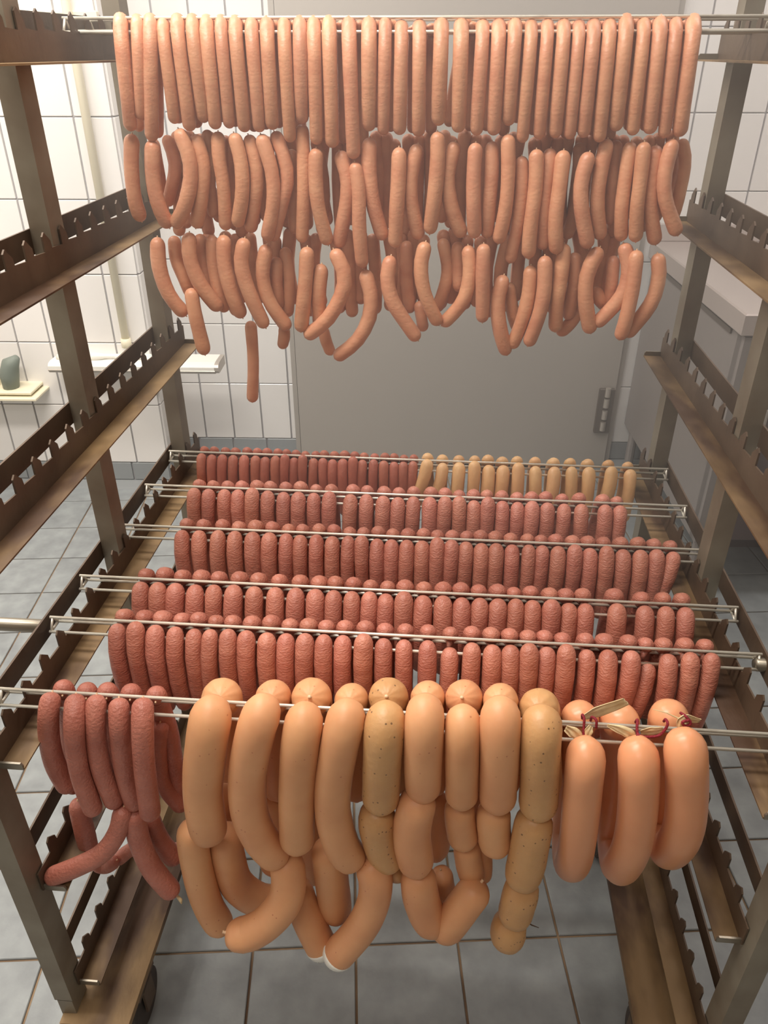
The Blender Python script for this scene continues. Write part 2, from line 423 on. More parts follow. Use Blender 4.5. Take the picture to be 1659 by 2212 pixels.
MB().box((.57, .015, .21), (1.07, .06, .75), .003).build('cabinet_door', M['cabfront'], cb)
MB().box((.26, .30, 0), (1.07, .88, .20)).build('plinth', M['cabfront'], cb)
for q in ((.03, .03), (.03, .84)):
    MB().tube([(q[0] + .02, q[1] + .02, 0), (q[0] + .02, q[1] + .02, .20)], .018, 12).build('foot', M['cab'], cb)

# thin steam hanging over the rack
def haze():
    m = bpy.data.materials.new('thin_steam'); m.use_nodes = True; nt = m.node_tree
    nt.nodes.remove(nt.nodes['Principled BSDF'])
    v = nt.nodes.new('ShaderNodeVolumeScatter'); v.inputs['Density'].default_value = HAZE
    v.inputs['Color'].default_value = (1, .96, .93, 1); v.inputs['Anisotropy'].default_value = .2
    nt.links.new(v.outputs[0], nt.nodes['Material Output'].inputs['Volume'])
    mb = MB(); n = 24
    for i in range(1, n):
        for j in range(2 * n):
            a, b = math.pi * i / n, math.pi * j / n
            mb.v.append((1.35 * math.sin(a) * math.cos(b), 1.0 * math.sin(a) * math.sin(b), 1.12 * math.cos(a)))
    for i in range(n - 2):
        for j in range(2 * n):
            k = (j + 1) % (2 * n); mb.f.append((i * 2 * n + j, (i + 1) * 2 * n + j, (i + 1) * 2 * n + k, i * 2 * n + k))
    mb.f.append(tuple(range(2 * n))); mb.f.append(tuple(reversed(range((n - 2) * 2 * n, (n - 1) * 2 * n))))
    o = mb.build('steam_haze', m, None, (.45, 1.72, 1.45), True)
    tag(o, 'thin pale steam drifting around the upper rack and the grey door', 'steam', kind='stuff')
HAZE = .22
haze()

# ------------------------------------------------------------------ the smoking rack
XL, XR = -.588, .478
PW = .031                                    # post width
ZT = [1.547, 1.285, 1.022, .760, .498, .240]  # tops of the rails
PITCHT, Y0, Y1 = .0535, .641, 1.565
rack = empty('smoking_rack', (0, 0, 0))
tag(rack, 'tall brown-stained steel smoking trolley with toothed side rails', 'rack')
def tooth_profile(zt):
    """closed (y, z) outline of the toothed plate"""
    zb, zl = zt - .060, zt - .0225
    p = [(Y0, zb), (Y1, zb), (Y1, zl)]
    k = int((Y1 - .651) / PITCHT)
    top = []
    y = .651
    top.append((Y0, zl))
    for i in range(k):
        top += [(y, zl), (y + .55 * PITCHT, zl - .002), (y + .545 * PITCHT, zt - .004), (y + .66 * PITCHT, zt + .001), (y + .76 * PITCHT, zt - .004), (y + .92 * PITCHT, zt - .012), (y + .95 * PITCHT, zl)]
        y += PITCHT
    return p + top[::-1]
def quad_strip_plate(zt, xa, xb):
    """toothed plate as a solid between x = xa and xb, columns of quads so no concave n-gons"""
    prof = tooth_profile(zt); zb = zt - .060
    top = sorted(prof[2:], key=lambda q: q[0])
    # keep order along y; vertical steps stay as narrow columns
    tops = prof[2:][::-1]
    m = MB()
    for x in (xa, xb):
        for (y, z) in tops: m.v.append((x, y, z))
        for (y, z) in tops: m.v.append((x, y, zb))
    n = len(tops)
    for i in range(n - 1):
        a, b, c, d = i, i + 1, n + i + 1, n + i
        m.f.append((a, b, c, d)); m.f.append((2 * n + d, 2 * n + c, 2 * n + b, 2 * n + a))
        m.f.append((a, 2 * n + a, 2 * n + b, b)); m.f.append((d, c, 2 * n + c, 2 * n + d))
    m.f.append((0, n, 3 * n, 2 * n)); m.f.append((n - 1, 3 * n - 1, 4 * n - 1, 2 * n - 1))
    return m
for side in (-1, 1):
    xo = XL if side < 0 else XR
    s = -side                                # inward direction
    xi = xo + s * PW
    def X(a, b): return (min(a, b), max(a, b))
    for (ya, yb) in ((.618, .660), (1.088, 1.130), (1.478, 1.518)):
        x0, x1 = X(xo, xi - s * .001)
        MB().box((x0, ya, .172), (x1, yb, 1.92), .002).build('post', M['frame'], rack)
    for ti, zt in enumerate(ZT):
        x0, x1 = X(xo - s * .003, xo)
        MB().box((x0, Y0 + .01, zt - .035), (x1, Y1, zt)).build('outer_bar', M['rail'], rack)
        quad_strip_plate(zt, xi, xi + s * .0025).build('toothed_plate', M['rail'], rack)
        x0, x1 = X(xi, xi + s * .036)
        yf = Y0 + .004
        fo = MB().box((x0, yf, zt - .0625), (x1, Y1 - .003, zt - .060)).build('rail_flange', M['flange'], rack)
        # upturned lips at both ends
        for yy in (yf, Y1 - .004):
            xa, xb = X(xi + s * .001, xi + s * .035)
            c = .005 * s
            pr = [(xi + s * .001, zt - .0625), (xi + s * .035, zt - .0625), (xi + s * .035, zt - .055), (xi + s * .0325, zt - .0515), (xi + s * .001, zt - .0515)]
            mb = MB(); k = len(pr)
            mb.v = [(x, yy - .0015, z) for x, z in pr] + [(x, yy + .0015, z) for x, z in pr]
            mb.f = [tuple(range(k)), tuple(range(2 * k - 1, k - 1, -1))] + [(i, k + i, k + (i + 1) % k, (i + 1) % k) for i in range(k)]
            mb.build('end_lip', M['edge'], fo)
    # base beam and casters
    b0, b1 = X(xo + s * .006, xo + s * .120)
    bb = MB()
    bb.box((b0, .600, .118), (b1, 1.60, .134), .002)
    xm = xo + s * .066
    bb.v += [(b0, .602, .1345), (xm, .602, .139), (b1, .602, .1345), (b0, 1.598, .1345), (xm, 1.598, .139), (b1, 1.598, .1345)]
    n = len(bb.v) - 6
    bb.f += [(n, n + 1, n + 4, n + 3), (n + 1, n + 2, n + 5, n + 4), (n, n + 2, n + 1), (n + 3, n + 4, n + 5)]
    bb.build('base_beam', M['flange'], rack)
    for ya in (.618, 1.088, 1.478):
        x0, x1 = X(xo + s * .004, xi - s * .002)
        MB().box((x0, ya, .130), (x1, ya + .04, .175)).build('foot_block', M['frame'], rack)
    for yc in (.69, 1.10, 1.50):
        xc = xo + s * .092
        w = MB(); rr = .052
        w.tube([(xc - .018, yc, rr), (xc - .016, yc, rr), (xc + .016, yc, rr), (xc + .018, yc, rr)], [rr * .9, rr, rr, rr * .9], 28)
        cs = MB().box((xc - .026, yc - .034, .106), (xc + .026, yc + .034, .118)).box((xc - .026, yc - .018, .045), (xc - .0215, yc + .018, .108)).box((xc + .0215, yc - .018, .045), (xc + .026, yc + .018, .108)).build('caster', M['rail'], rack)
        w.build('wheel', M['rubber'], cs, smooth=False)
    # bumper bar stub on the outside
    xs = xo - s * .004 if side < 0 else xo - .014
    yb_, zb_ = .876, .742
    MB().tube([(xs, yb_, zb_), (xs - s * .004, yb_, zb_), (xs - s * .40, yb_, zb_)], [.007, .0105, .0105], 16).build('bumper_bar', M['edge'], rack, smooth=True)
MB().box((XL, 1.488, 1.86), (XR, 1.512, 1.90), .002).build('cross_bar', M['frame'], rack)
MB().box((XL, .624, 1.86), (XR, .652, 1.90), .002).build('cross_bar', M['frame'], rack)
MB().box((XL + .04, 1.545, .119), (XR - .04, 1.575, .133), .002).build('cross_bar', M['flange'], rack)

# ------------------------------------------------------------------ wire rods
def rod(y, z, label, skew=0.0, x0=None, x1=None):
    x0 = XL + .004 if x0 is None else x0; x1 = XR - .004 if x1 is None else x1
    t = empty('smoking_rod', (x0, y, z)); Lr = x1 - x0
    t.rotation_euler = (0, 0, skew)
    tag(t, label, 'rod', 'three-wire sausage rods')
    e = .006
    for dy, dz in ((0, 0), (-.0125, -.018), (.0115, -.0165)):
        MB().tube([(e * .2 if dz else 0, dy, dz), (Lr, dy, dz)], .0024, 8).build('wire', M['wire'], t, smooth=True)
    for xx in (.004, Lr - .004):
        MB().tube([(xx, 0, 0), (xx, -.0125, -.018)], .002, 8).tube([(xx, -.0125, -.018), (xx, .0115, -.0165)], .002, 8).tube([(xx, .0115, -.0165), (xx, 0, 0)], .002, 8).build('end_brace', M['wire'], t, smooth=True)
    return t
ZR = .7565
ROWY = [1.452, 1.301, 1.150, .990, .881]
RN = ['rearmost lower rod', 'second lower rod', 'third lower rod', 'fourth lower rod', 'fifth lower rod']
RD = ['rearmost lower rod by the grey door', 'second lower rod from the back', 'third lower rod from the back', 'fourth lower rod from the back', 'lower rod just behind the thick sausages']
for y, n in zip(ROWY, RD): rod(y, ZR, 'three-wire steel rod, the ' + n)
Y6 = .727
rod(Y6, ZR, 'three-wire steel rod nearest the camera carrying the thick sausages')
YA = 1.31
rod(YA, 1.541, 'upper three-wire steel rod carrying the hanging frankfurters')
rod(1.40, 1.541, 'empty upper steel rod lying just behind the frankfurters', skew=.02)

# ------------------------------------------------------------------ lower rows of short red sausages
R1 = [438,460,483,506,530,554,575,597,618,637,656,679,699,720,742,764,784,808,830,852,872,893]
R1P = [(924,-17),(957,-14),(992,0),(1025,-1),(1056,-2),(1087,-2),(1119,1),(1156,3),(1197,-2),(1234,1),(1271,2),(1319,-6),(1360,-3)]
R2 = [423,454,488,517,549,581,615,647,680,714,759,793,829,861,894,929,962,992,1024,1054,1085,1118,1149,1182,1218,1255,1306,1338]
R3 = [397,434,475,511,549,585,621,651,686,720,754,783,816,847,880,913,945,976,1007,1040,1072,1106,1142,1171,1205,1240,1273,1308,1344,1382,1416,(1453,-22)]
R4 = [309,346,384,426,466,509,553,598,642,684,723,762,800,835,874,915,958,998,1037,1076,1114,1150,1190,1228,1264,1331,1391,1436,1478]
R5 = [259,301,341,383,423,(458,-6),497,536,580,621,662,702,743,788,830,874,925,973,1020,1064,1103,1142,1181,1221,1267,1312,(1362,-8),(1401,-20),1442,1487,(1532,-6)]
def rod_px_y(px, y): # image row of the rod apex at image column px
    a = to_px((XL, y, ZR)); b = to_px((XR, y, ZR))
    return a[1] + (b[1] - a[1]) * (px - a[0]) / (b[0] - a[0])
def row(xs, y, rpx, m, name, desc, where, group, L0, lean0=0, back=True):
    n = len(xs)
    items = [(x if not isinstance(x, tuple) else x[0], 0 if not isinstance(x, tuple) else x[1]) for x in xs]
    for i, (px, lean) in enumerate(items):
        gap = min([abs(px - items[j][0]) for j in (i - 1, i + 1) if 0 <= j < n])
        p0 = on_y(px, rod_px_y(px, y), y); k = m_per_px(p0)
        R = min(rpx * ru(1.0, 1.12), gap * .54) * k
        if i in (0, n - 1): R = rpx * k
        low = 0
        if where.startswith('fifth') and px in (1401, 973): low = .018 if px == 1401 else .010
        z0 = ZR - .001 - low - ru(0, .004); over = rnd() < .13 and not low
        if over: z0 += .008
        L = L0 * ru(.93, 1.07); X = p0[0]; lx = (lean + ru(-2.5, 2.5)) * k * 1.2
        f = R + .0145
        pts = [(X, y - .004 - (.003 if over else 0), z0), (X + lx * .05, y - f * .6, z0 - .010), (X + lx * .3, y - f, z0 - .035),
               (X + lx * .8, y - f - .003, z0 - L * .55), (X + lx * 1.1, y - f + .002, z0 - L * .85), (X + lx * 1.15, y - f + .008, z0 - L)]
        sausage(name, pts, R, m, f'{desc} in front of the {where}, {ordinal(i, n)}', group + ', front side', pinch=1.25, rings=16)
        if not back: continue
        R2_ = R * ru(.96, 1.06)
        Xb = X + ru(-.0015, .0015); f = R2_ + .013
        zb = ZR - ru(.001, .005); R2_ *= .96
        pts = [(Xb, y + .003, zb + .001), (Xb, y + .011, zb + .0005), (Xb, y + .011 + R2_ * .8, zb - .008), (Xb, y + .0125 + R2_, zb - .032),
               (Xb + ru(-.003, .003), y + .015 + R2_, zb - L * .6), (Xb, y + .013 + R2_, zb - L * .93)]
        sausage(name, pts, R2_, m, f'{desc} behind the {where}, {ordinal(i, n)}', group + ', back side', pinch=1.25, rings=16)
row(R1, ROWY[0], 10.6, M['redrear'], 'thin_red_sausage', 'thin dark red sausage', RN[0], 'thin red sausages on the rearmost rod', .12)
row(R1P, ROWY[0], 13.5, M['pale'], 'pale_sausage', 'pale yellow sausage', RN[0], 'pale sausages on the rearmost rod', .12)
row(R2, ROWY[1], 15.2, M['red'], 'smoked_sausage', 'short red sausage', RN[1], 'red sausages on the second rod', .135)
row(R3, ROWY[2], 16.6, M['red'], 'smoked_sausage', 'short red sausage', RN[2], 'red sausages on the middle rod', .145)
row(R4, ROWY[3], 19.0, M['red'], 'smoked_sausage', 'short red sausage', RN[3], 'red sausages on the fourth rod', .14)
row(R5, ROWY[4], 19.2, M['red'], 'smoked_sausage', 'short red sausage', RN[4], 'red sausages on the fifth rod', .16)

# ------------------------------------------------------------------ upper rod: long strings of frankfurters
T1 = [(261,30,283,283,16),(297,33,306,259,14),(325,31,328,305,16),(353,38,378,267,14),(384,32,411,283,15.5),(416,32,441,265,15),(447,34,466,279,15.5),(478,34,496,277,14),
      (509,36,529,285,15.5),(544,38,561,285,15),(577,38,589,280,16),(614,37,627,307,15),(648,36,653,267,16),(678,36,684,312,15.5),(711,36,718,319,16),(754,38,764,343,16.5),
      (797,38,797,283,17),(832,37,828,292,14.5),(867,46,863,291,15.5),(906,45,904,295,15.5),(953,41,947,271,17),(996,42,990,286,17),(1042,44,1029,292,15.5),(1077,42,1066,292,16),
      (1112,40,1098,271,15.5),(1147,43,1128,308,14.5),(1182,42,1164,301,14.5),(1217,42,1199,298,15.5),(1250,44,1230,301,14),(1282,42,1260,297,15.5),(1316,41,1294,307,15.5),(1352,32,1330,283,16.5),
      (1390,38,1366,292,15),(1425,35,1403,289,16),(1459,35,1434,298,14.5),(1497,33,1467,295,17)]
n = len(T1)
GF = 'frankfurters hung in strings on the upper rod'
for i, (x0, y0, x1, y1, r) in enumerate(T1):
    yy = YA - .024
    zt = P(x0, y0, YA)[2]
    a = P(x0, y0 + 6, YA - .002); k = m_per_px(a)
    x0b = x0
    pts = [P(x0, y0 + 13, YA + .016), P(x0, y0 + r * .98, YA - .006), P(x0, y0 + 42, yy), P(x0 + (x1 - x0) * .30, y0 + (y1 - y0) * .42, yy - .006), P(x0 + (x1 - x0) * .72, y0 + (y1 - y0) * .76, yy - .004), P(x1, y1, yy + .004)]
    sausage('frankfurter', pts, r * k, M['frank'], f'slim orange frankfurter draped over the upper rod, {ordinal(i, n)}', GF, pinch=1.1, rings=18)
n2 = n - 1
for i in range(n2):
    x0 = (T1[i][0] + T1[i + 1][0]) / 2 + ru(-6, 6) + (1 - i / n2) * 4; y0 = T1[i][1] + 2 + ru(0, 5); y1 = T1[i][3] + ru(-18, 6); x1 = x0 + (T1[i][2] - T1[i][0]) * .8
    if i == 20: y0 = 34; x0 = 1005
    yy = YA + .034
    k = m_per_px(P(x0, y0, YA)); r = 14.5
    pts = [P(x0, y0 + 20, YA + .006), P(x0, y0 + r, YA + .022), P(x0, y0 + 44, yy), P((x0 + x1) / 2, (y0 + y1) / 2, yy + .004), P(x1, y1, yy)]
    sausage('frankfurter', pts, r * k, M['frank'], f'slim orange frankfurter behind the upper rod, top tier, {ordinal(i, n2)}', GF, rings=16)
T2 = [
 [(285,289),(284,360),(291,430),(306,478)], [(329,303),(331,390),(345,450),(366,492)], [(358,292),(375,338),(378,371),(361,445)], [(385,278),(408,338),(412,388),(398,449),(376,490)],
 [(419,290),(438,354),(435,422),(423,492)], [(446,280),(456,340),(452,400),(462,470)], [(471,284),(473,338),(483,405),(488,497)], [(505,287),(521,354),(523,422),(512,490)],
 [(536,291),(553,354),(555,405),(540,502)], [(563,290),(587,370),(590,440),(576,520)], [(592,284),(614,340),(621,390),(609,440),(588,520)], [(652,268),(656,350),(656,440),(652,524)],
 [(630,322),(632,400),(636,505)], [(683,320),(682,384),(688,450),(709,529)], [(733,326),(750,384),(748,440),(730,535)], [(766,350),(775,410),(776,490),(783,578)],
 [(799,297),(797,360),(806,440),(829,518)], [(862,318),(861,380),(857,450),(853,534)], [(903,311),(889,380),(889,440),(906,517)], [(945,284),(945,350),(938,430),(928,505)],
 [(984,306),(967,380),(976,450),(1000,512)], [(1028,308),(1023,380),(1023,450),(1026,514)], [(1063,305),(1062,380),(1056,450),(1052,514)], [(1097,290),(1098,370),(1092,450),(1076,526)],
 [(1127,337),(1127,400),(1119,480),(1101,568)], [(1159,322),(1157,400),(1146,490),(1141,558)], [(1190,320),(1181,390),(1174,460),(1173,539)], [(1218,324),(1209,400),(1200,480),(1202,548)],
 [(1252,308),(1250,390),(1240,460),(1223,516)], [(1274,328),(1256,390),(1256,450),(1271,536)], [(1313,300),(1297,370),(1290,440),(1297,517)], [(1332,303),(1322,400),(1318,486)],
 [(1363,306),(1350,390),(1343,450),(1342,520)], [(1392,306),(1383,390),(1376,450),(1373,522)], [(1418,314),(1407,390),(1405,450),(1416,528)], [(1455,300),(1437,370),(1437,430),(1464,508)],
 [(1471,300),(1480,350),(1465,430),(1447,486)]]
T3 = [
 [(340,512),(344,576),(365,636),(402,682)], [(376,509),(381,561),(400,606),(414,640)], [(409,502),(411,561),(437,621),(477,670)], [(412,622),(422,681),(443,766)],
 [(431,505),(438,561),(450,621),(472,660)], [(458,508),(461,576),(476,645),(489,672)], [(484,507),(485,570),(502,636),(524,686)], [(529,514),(521,570),(540,636),(574,708)],
 [(577,528),(567,591),(582,651),(624,712)], [(598,555),(597,610),(602,668)], [(615,534),(624,606),(621,684)], [(664,533),(660,606),(655,660),(650,716)],
 [(695,570),(688,636),(692,712)], [(720,538),(744,591),(738,636),(707,690),(660,728)], [(787,583),(801,636),(798,685),(771,736),(724,774)], [(845,552),(837,600),(850,655),(903,735)],
 [(879,520),(877,591),(886,676)], [(920,522),(909,576),(918,636),(948,702)], [(955,515),(967,576),(961,621),(942,672)], [(989,522),(991,630)],
 [(1011,530),(1015,591),(1000,651),(954,703)], [(1045,526),(1043,600),(1042,696)], [(1089,594),(1075,651),(1080,711),(1095,766)], [(1147,573),(1142,636),(1127,696),(1104,752)],
 [(1100,610),(1106,666),(1120,716)], [(1177,552),(1176,620),(1166,676),(1140,747)], [(1219,526),(1212,591),(1203,651),(1199,716)], [(1242,545),(1239,621),(1226,690)],
 [(1254,664),(1232,698),(1204,722)], [(1296,534),(1269,591),(1265,651),(1276,719)], [(1285,620),(1295,645),(1310,664)], [(1326,552),(1320,621),(1309,672)],
 [(1347,525),(1359,585),(1341,642),(1284,704)], [(1376,540),(1366,621),(1352,690),(1338,733)], [(1420,547),(1423,597),(1405,657),(1350,727)]]
T4 = [[(541,693),(547,780),(545,868)], [(613,700),(614,725),(609,752)], [(697,705),(704,735),(716,766)], [(905,650),(911,690),(915,714)]]
BEH2 = {2, 5, 12, 28, 31, 36}; BEH3 = {1, 4, 5, 9, 10, 16, 18, 19, 24, 27, 28, 30, 31}
for tier, lst, beh, nm, rr in ((2, T2, BEH2, 'second', 15.8), (3, T3, BEH3, 'third', 16), (4, T4, {0, 1, 2, 3}, 'lowest', 14.5)):
    n = len(lst)
    order = sorted(range(n), key=lambda i: lst[i][0][0])
    for rank, i in enumerate(order):
        q = lst[i]; dep = YA - .012 + (-.012 if rank % 2 else .0) + (.034 if i in beh else 0)
        if tier == 3: dep -= .004
        pts = [P(x, y, dep + (.004 if j in (0, len(q) - 1) else -.002 * j)) for j, (x, y) in enumerate(q)]
        k = m_per_px(pts[1]); r = rr * (.88 if i in beh else ru(.96, 1.06))
        tail = tier == 4 or (tier == 3 and i == 3)
        o = sausage('frankfurter', pts, r * k, M['frank'], f'orange frankfurter in the {nm} tier under the upper rod, {ordinal(rank, n)}', GF, rings=20, pinch=1.15, twist=(1,) if tail else (0, 1) if i not in beh else False)
# strings hanging on the far side of the upper rod
def back_tier(n, xa, xb, ya, yb, dep, nm):
    for i in range(n):
        x = xa + (xb - xa) * i / (n - 1) + ru(-6, 6); y0 = ya + ru(-12, 10); y1 = yb + ru(-22, 14); c = ru(-16, 16)
        lean = (830 - x) * .06 + ru(-6, 6)
        pts = [P(x, y0, dep), P(x + lean * .3 + c, (y0 + y1) / 2, dep + ru(-.006, .01)), P(x + lean, y1, dep)]
        k = m_per_px(pts[1])
        sausage('frankfurter', pts, 14.2 * k, M['frank'], f'shaded frankfurter in the {nm} tier behind the upper rod, {ordinal(i, n)}', GF, rings=16)
back_tier(46, 335, 1452, 290, 500, YA + .046, 'second')
back_tier(31, 455, 1330, 500, 672, YA + .046, 'third')

# ------------------------------------------------------------------ front rod, dark red strings at left
GD = 'dark red strings at the left of the front rod'
YF = Y6 - .030
def S6(name, m, q, r, lab, group, pleat=0.03, twist=(0, 1), seg=24, rings=30, pinch=1.05, wob=.012, pe=2.2, cap=None):
    pts = [P(*t) for t in q]; k = m_per_px(pts[1])
    return sausage(name, pts, r * k, m, lab, group, seg=seg, rings=rings, pinch=pinch, pleat=pleat, twist=twist, wob=wob, p_exp=pe, cap=cap)
Dn = 'dark_red_sausage'
YD = Y6 - .026
S6(Dn, M['dark'], [(113,1495,Y6-.006),(105,1540,YD),(107,1600,YD),(121,1655,YD),(150,1708,YD)], 22.5, 'dark red sausage on the front rod, outermost at the left end', GD)
S6(Dn, M['dark'], [(164,1500,Y6-.006),(160,1560,YD-.012),(164,1620,YD-.016),(176,1680,YD-.018),(205,1757,YD-.018)], 22.5, 'dark red sausage on the front rod, second from the left end', GD)
S6(Dn, M['dark'], [(209,1500,Y6-.006),(206,1560,YD),(211,1620,YD-.004),(224,1675,YD-.006),(251,1741,YD-.006)], 22.5, 'dark red sausage on the front rod, third from the left end', GD)
S6(Dn, M['dark'], [(257,1507,Y6-.006),(258,1560,YD),(263,1620,YD),(273,1680,YD),(294,1745,YD)], 22.5, 'dark red sausage on the front rod, fourth from the left end', GD)
S6(Dn, M['dark'], [(309,1507,Y6-.006),(308,1560,YD-.004),(310,1630,YD-.014),(316,1690,YD-.016),(326,1766,YD-.016)], 24, 'dark red sausage on the front rod, beside the thick orange ones', GD)
S6(Dn, M['dark'], [(168,1730,YD+.022),(180,1785,YD+.022),(196,1850,YD+.022)], 21, 'dark red link hanging below the second dark red sausage', GD)
S6(Dn, M['dark'], [(268,1742,YD-.008),(255,1795,YD-.018),(222,1842,YD-.028),(165,1873,YD-.038),(100,1898,YD-.046)], 21.5, 'dark red link curling left and touching the rack rail', GD)
o = S6(Dn, M['dark'], [(290,1748,YD-.004),(300,1812,YD-.008),(328,1875,YD-.012),(378,1934,YD-.016)], 23.5, 'dark red link with a dry knot ending below the left string', GD, twist=(0,))
kp = P(383, 1936, YD - .016) - np.array(o.location); kq = P(392, 1952, YD - .02) - np.array(o.location)
MB().tube([kp, (kp + kq) / 2 + np.array([.002, 0, 0]), kq], [.0022, .003, .001], 8).build('casing_knot', M['casing'], o, smooth=True)
S6(Dn, M['dark'], [(322,1762,YD+.026),(340,1805,YD+.03),(362,1838,YD+.03),(385,1862,YD+.03)], 21, 'dark red link in shade behind the knotted link', GD)
S6(Dn, M['dark'], [(200,1866,YD+.03),(228,1872,YD+.03),(252,1858,YD+.03)], 15, 'short dark end of link behind the link curling left', GD, seg=16)
S6(Dn, M['dark'], [(252,1860,YD+.045),(275,1840,YD+.045),(300,1826,YD+.045)], 15, 'reddish link end peeking out behind the middle of the string', GD, seg=16)
S6(Dn, M['dark'], [(366,1850,YD+.07),(395,1838,YD+.07),(425,1830,YD+.07)], 22, 'reddish link in shade beside the first thick sausage below', GD, seg=16)
YB = Y6 + .032
backD = [(137,1484,112,1740),(188,1490,200,1700),(232,1490,240,1700),(283,1493,300,1700),(338,1498,350,1730)]
for i, (bx, by, ex, ey) in enumerate(backD):
    e = i == 4
    q = [(bx - 2, by + 18, Y6 + .006), (bx, by + 5, YB - .012), (bx + 6, by + 22, YB + .004), (bx + 12 + 14 * e, by + 80, YB + .012), (bx + 16 + 22 * e, by + 150, YB + .014), (bx + 22 + 34 * e, by + 225, YB + .012)]
    S6(Dn, M['dark'], q, 22, f'dark red sausage behind the front rod, {["leftmost","second from the left","third from the left","fourth from the left","rightmost"][i]}', GD)
S6(Dn, M['dark'], [(346,1560,YB-.006),(340,1620,YB-.004),(352,1690,YB),(398,1748,YB)], 20, 'shaded dark red sausage curling towards the first thick sausage', GD)

# ------------------------------------------------------------------ front rod, thick sausages
GT = 'thick sausages on the front rod'
YT = Y6 - .040
TOP = Y6 - .010
def T(q, r, lab, m='thick', name='thick_sausage', **kw):
    return S6(name, M[m], q, r, lab, GT, **kw)
def front(x, yt, pts, r, lab, m='thick', **kw):
    q = [(x, yt, TOP), (x, yt + 30, YT + .010)] + [(a, b, YT) for a, b in pts]
    q[-1] = (q[-1][0], q[-1][1], YT + .008)
    return T(q, r, lab, m, name='thick_sausage' if m == 'thick' else 'spotted_sausage', **kw)
front(456,1514,[(447,1600),(438,1700),(446,1770),(455,1806)],46,'thick orange sausage on the front rod, nearest the dark red ones')
front(566,1508,[(552,1580),(535,1670),(538,1750),(562,1810),(606,1858)],43.5,'long thick orange sausage bending right at its foot, second from the left')
front(657,1527,[(649,1610),(642,1700),(641,1770),(642,1828)],42.5,'thick straight orange sausage, third from the left on the front rod')
front(748,1520,[(736,1600),(720,1690),(720,1760),(740,1830),(768,1862)],43,'thick orange sausage bending right, fourth from the left on the front rod')
front(833,1523,[(829,1590),(825,1660),(822,1742)],44,'thick pale spotted sausage hanging between orange ones on the front rod','spot')
front(918,1508,[(916,1580),(914,1650),(914,1717)],43,'thick orange sausage with a dimple on top, mid front rod')
front(1000,1530,[(999,1600),(998,1660),(997,1734)],38,'narrower thick orange sausage right of the dimpled one')
front(1081,1514,[(1080,1590),(1078,1660),(1074,1741)],44,'thick orange sausage left of the second pale spotted one')
front(1170,1532,[(1168,1600),(1166,1680),(1161,1756)],44.5,'thick pale spotted sausage beside the ring sausages','spot')
# second and lower links
T([(415,1778,YT+.018),(418,1830,YT+.014),(432,1900,YT+.012),(452,1960,YT+.010),(484,2010,YT+.008)],34,'thick orange link below the leftmost thick sausage')
T([(608,1842,YT+.014),(622,1880,YT+.004),(618,1940,YT-.012),(578,1992,YT-.024),(530,2018,YT-.030),(487,2014,YT-.034)],38,'thick orange link sweeping left in a hook below the second sausage')
T([(486,1790,YT+.040),(492,1850,YT+.040),(512,1910,YT+.042),(560,1944,YT+.048),(610,1944,YT+.058)],37,'thick orange link curving behind the sweeping hook')
T([(706,1822,YT+.030),(714,1880,YT+.030),(727,1982,YT+.030)],37,'short thick orange link between the third and fourth thick sausages')
T([(786,1850,YT+.010),(810,1890,YT),(806,1950,YT-.008),(776,2010,YT-.016),(716,2076,YT-.024)],37,'thick orange link sweeping down left to the lowest white knot', cap=.95)
o = T([(636,1900,YT+.036),(652,1950,YT+.020),(672,2000,YT+.004),(706,2066,YT-.012)],34,'thick orange link behind the hook meeting the lowest knot', cap=.95)
for a, b in (((700, 2066), (688, 2080)), ((712, 2070), (738, 2090))):
    p = P(*a, YT - .02) - np.array(o.location); q = P(*b, YT - .03) - np.array(o.location)
    MB().tube([p, (p + q) / 2 + np.array([0, 0, .003]), q], [.0012, .001, .0006], 6).build('casing_thread', M['hdark'], o)
T([(816,1738,YT+.010),(815,1785,YT+.008),(826,1830,YT+.010),(846,1868,YT+.014)],40,'pale spotted link under the first spotted sausage','spot','spotted_sausage')
T([(838,1862,YT+.022),(856,1880,YT+.022),(872,1894,YT+.022)],26,'pale spotted end link tucked behind the orange chain','spot','spotted_sausage')
T([(909,1712,YT+.002),(895,1760,YT),(890,1810,YT),(902,1880,YT+.002)],42,'thick orange link under the dimpled sausage')
T([(904,1876,YT+.004),(906,1920,YT),(918,1965,YT-.002),(944,2010,YT-.004)],40,'thick orange link hanging lowest in the middle chain')
T([(950,2014,YT-.002),(972,1995,YT-.006),(1000,1958,YT-.002),(1040,1905,YT+.012)],37,'thick orange link rising right from the middle chain end')
T([(952,1880,YT+.045),(962,1930,YT+.045),(975,1975,YT+.045)],24,'shaded orange link behind the middle chain')
T([(992,1730,YT+.020),(994,1770,YT+.020),(1003,1824,YT+.024)],34,'thick orange link under the narrower thick sausage')
T([(1006,1818,YT+.030),(1012,1860,YT+.030),(1022,1904,YT+.030)],29,'small orange link ending above the rising one')
T([(1040,1812,YT+.050),(1044,1860,YT+.050),(1042,1900,YT+.050)],20,'brownish orange link in shade behind the small link')
T([(1068,1738,YT+.016),(1066,1780,YT+.016),(1073,1838,YT+.018)],37,'short thick orange link left of the spotted chain')
T([(1158,1752,YT+.004),(1147,1810,YT),(1138,1860,YT),(1124,1910,YT)],42,'pale spotted link under the second spotted sausage','spot','spotted_sausage')
T([(1133,1898,YT+.004),(1122,1940,YT),(1108,1992,YT)],38,'pale spotted link third down in the right chain','spot','spotted_sausage')
o = T([(1106,1980,YT+.004),(1098,2010,YT+.002),(1096,2042,YT)],38,'pale spotted end link with a thread, bottom of the right chain','spot','spotted_sausage')
p = P(1135, 1990, YT) - np.array(o.location); q = P(1164, 2004, YT - .01) - np.array(o.location)
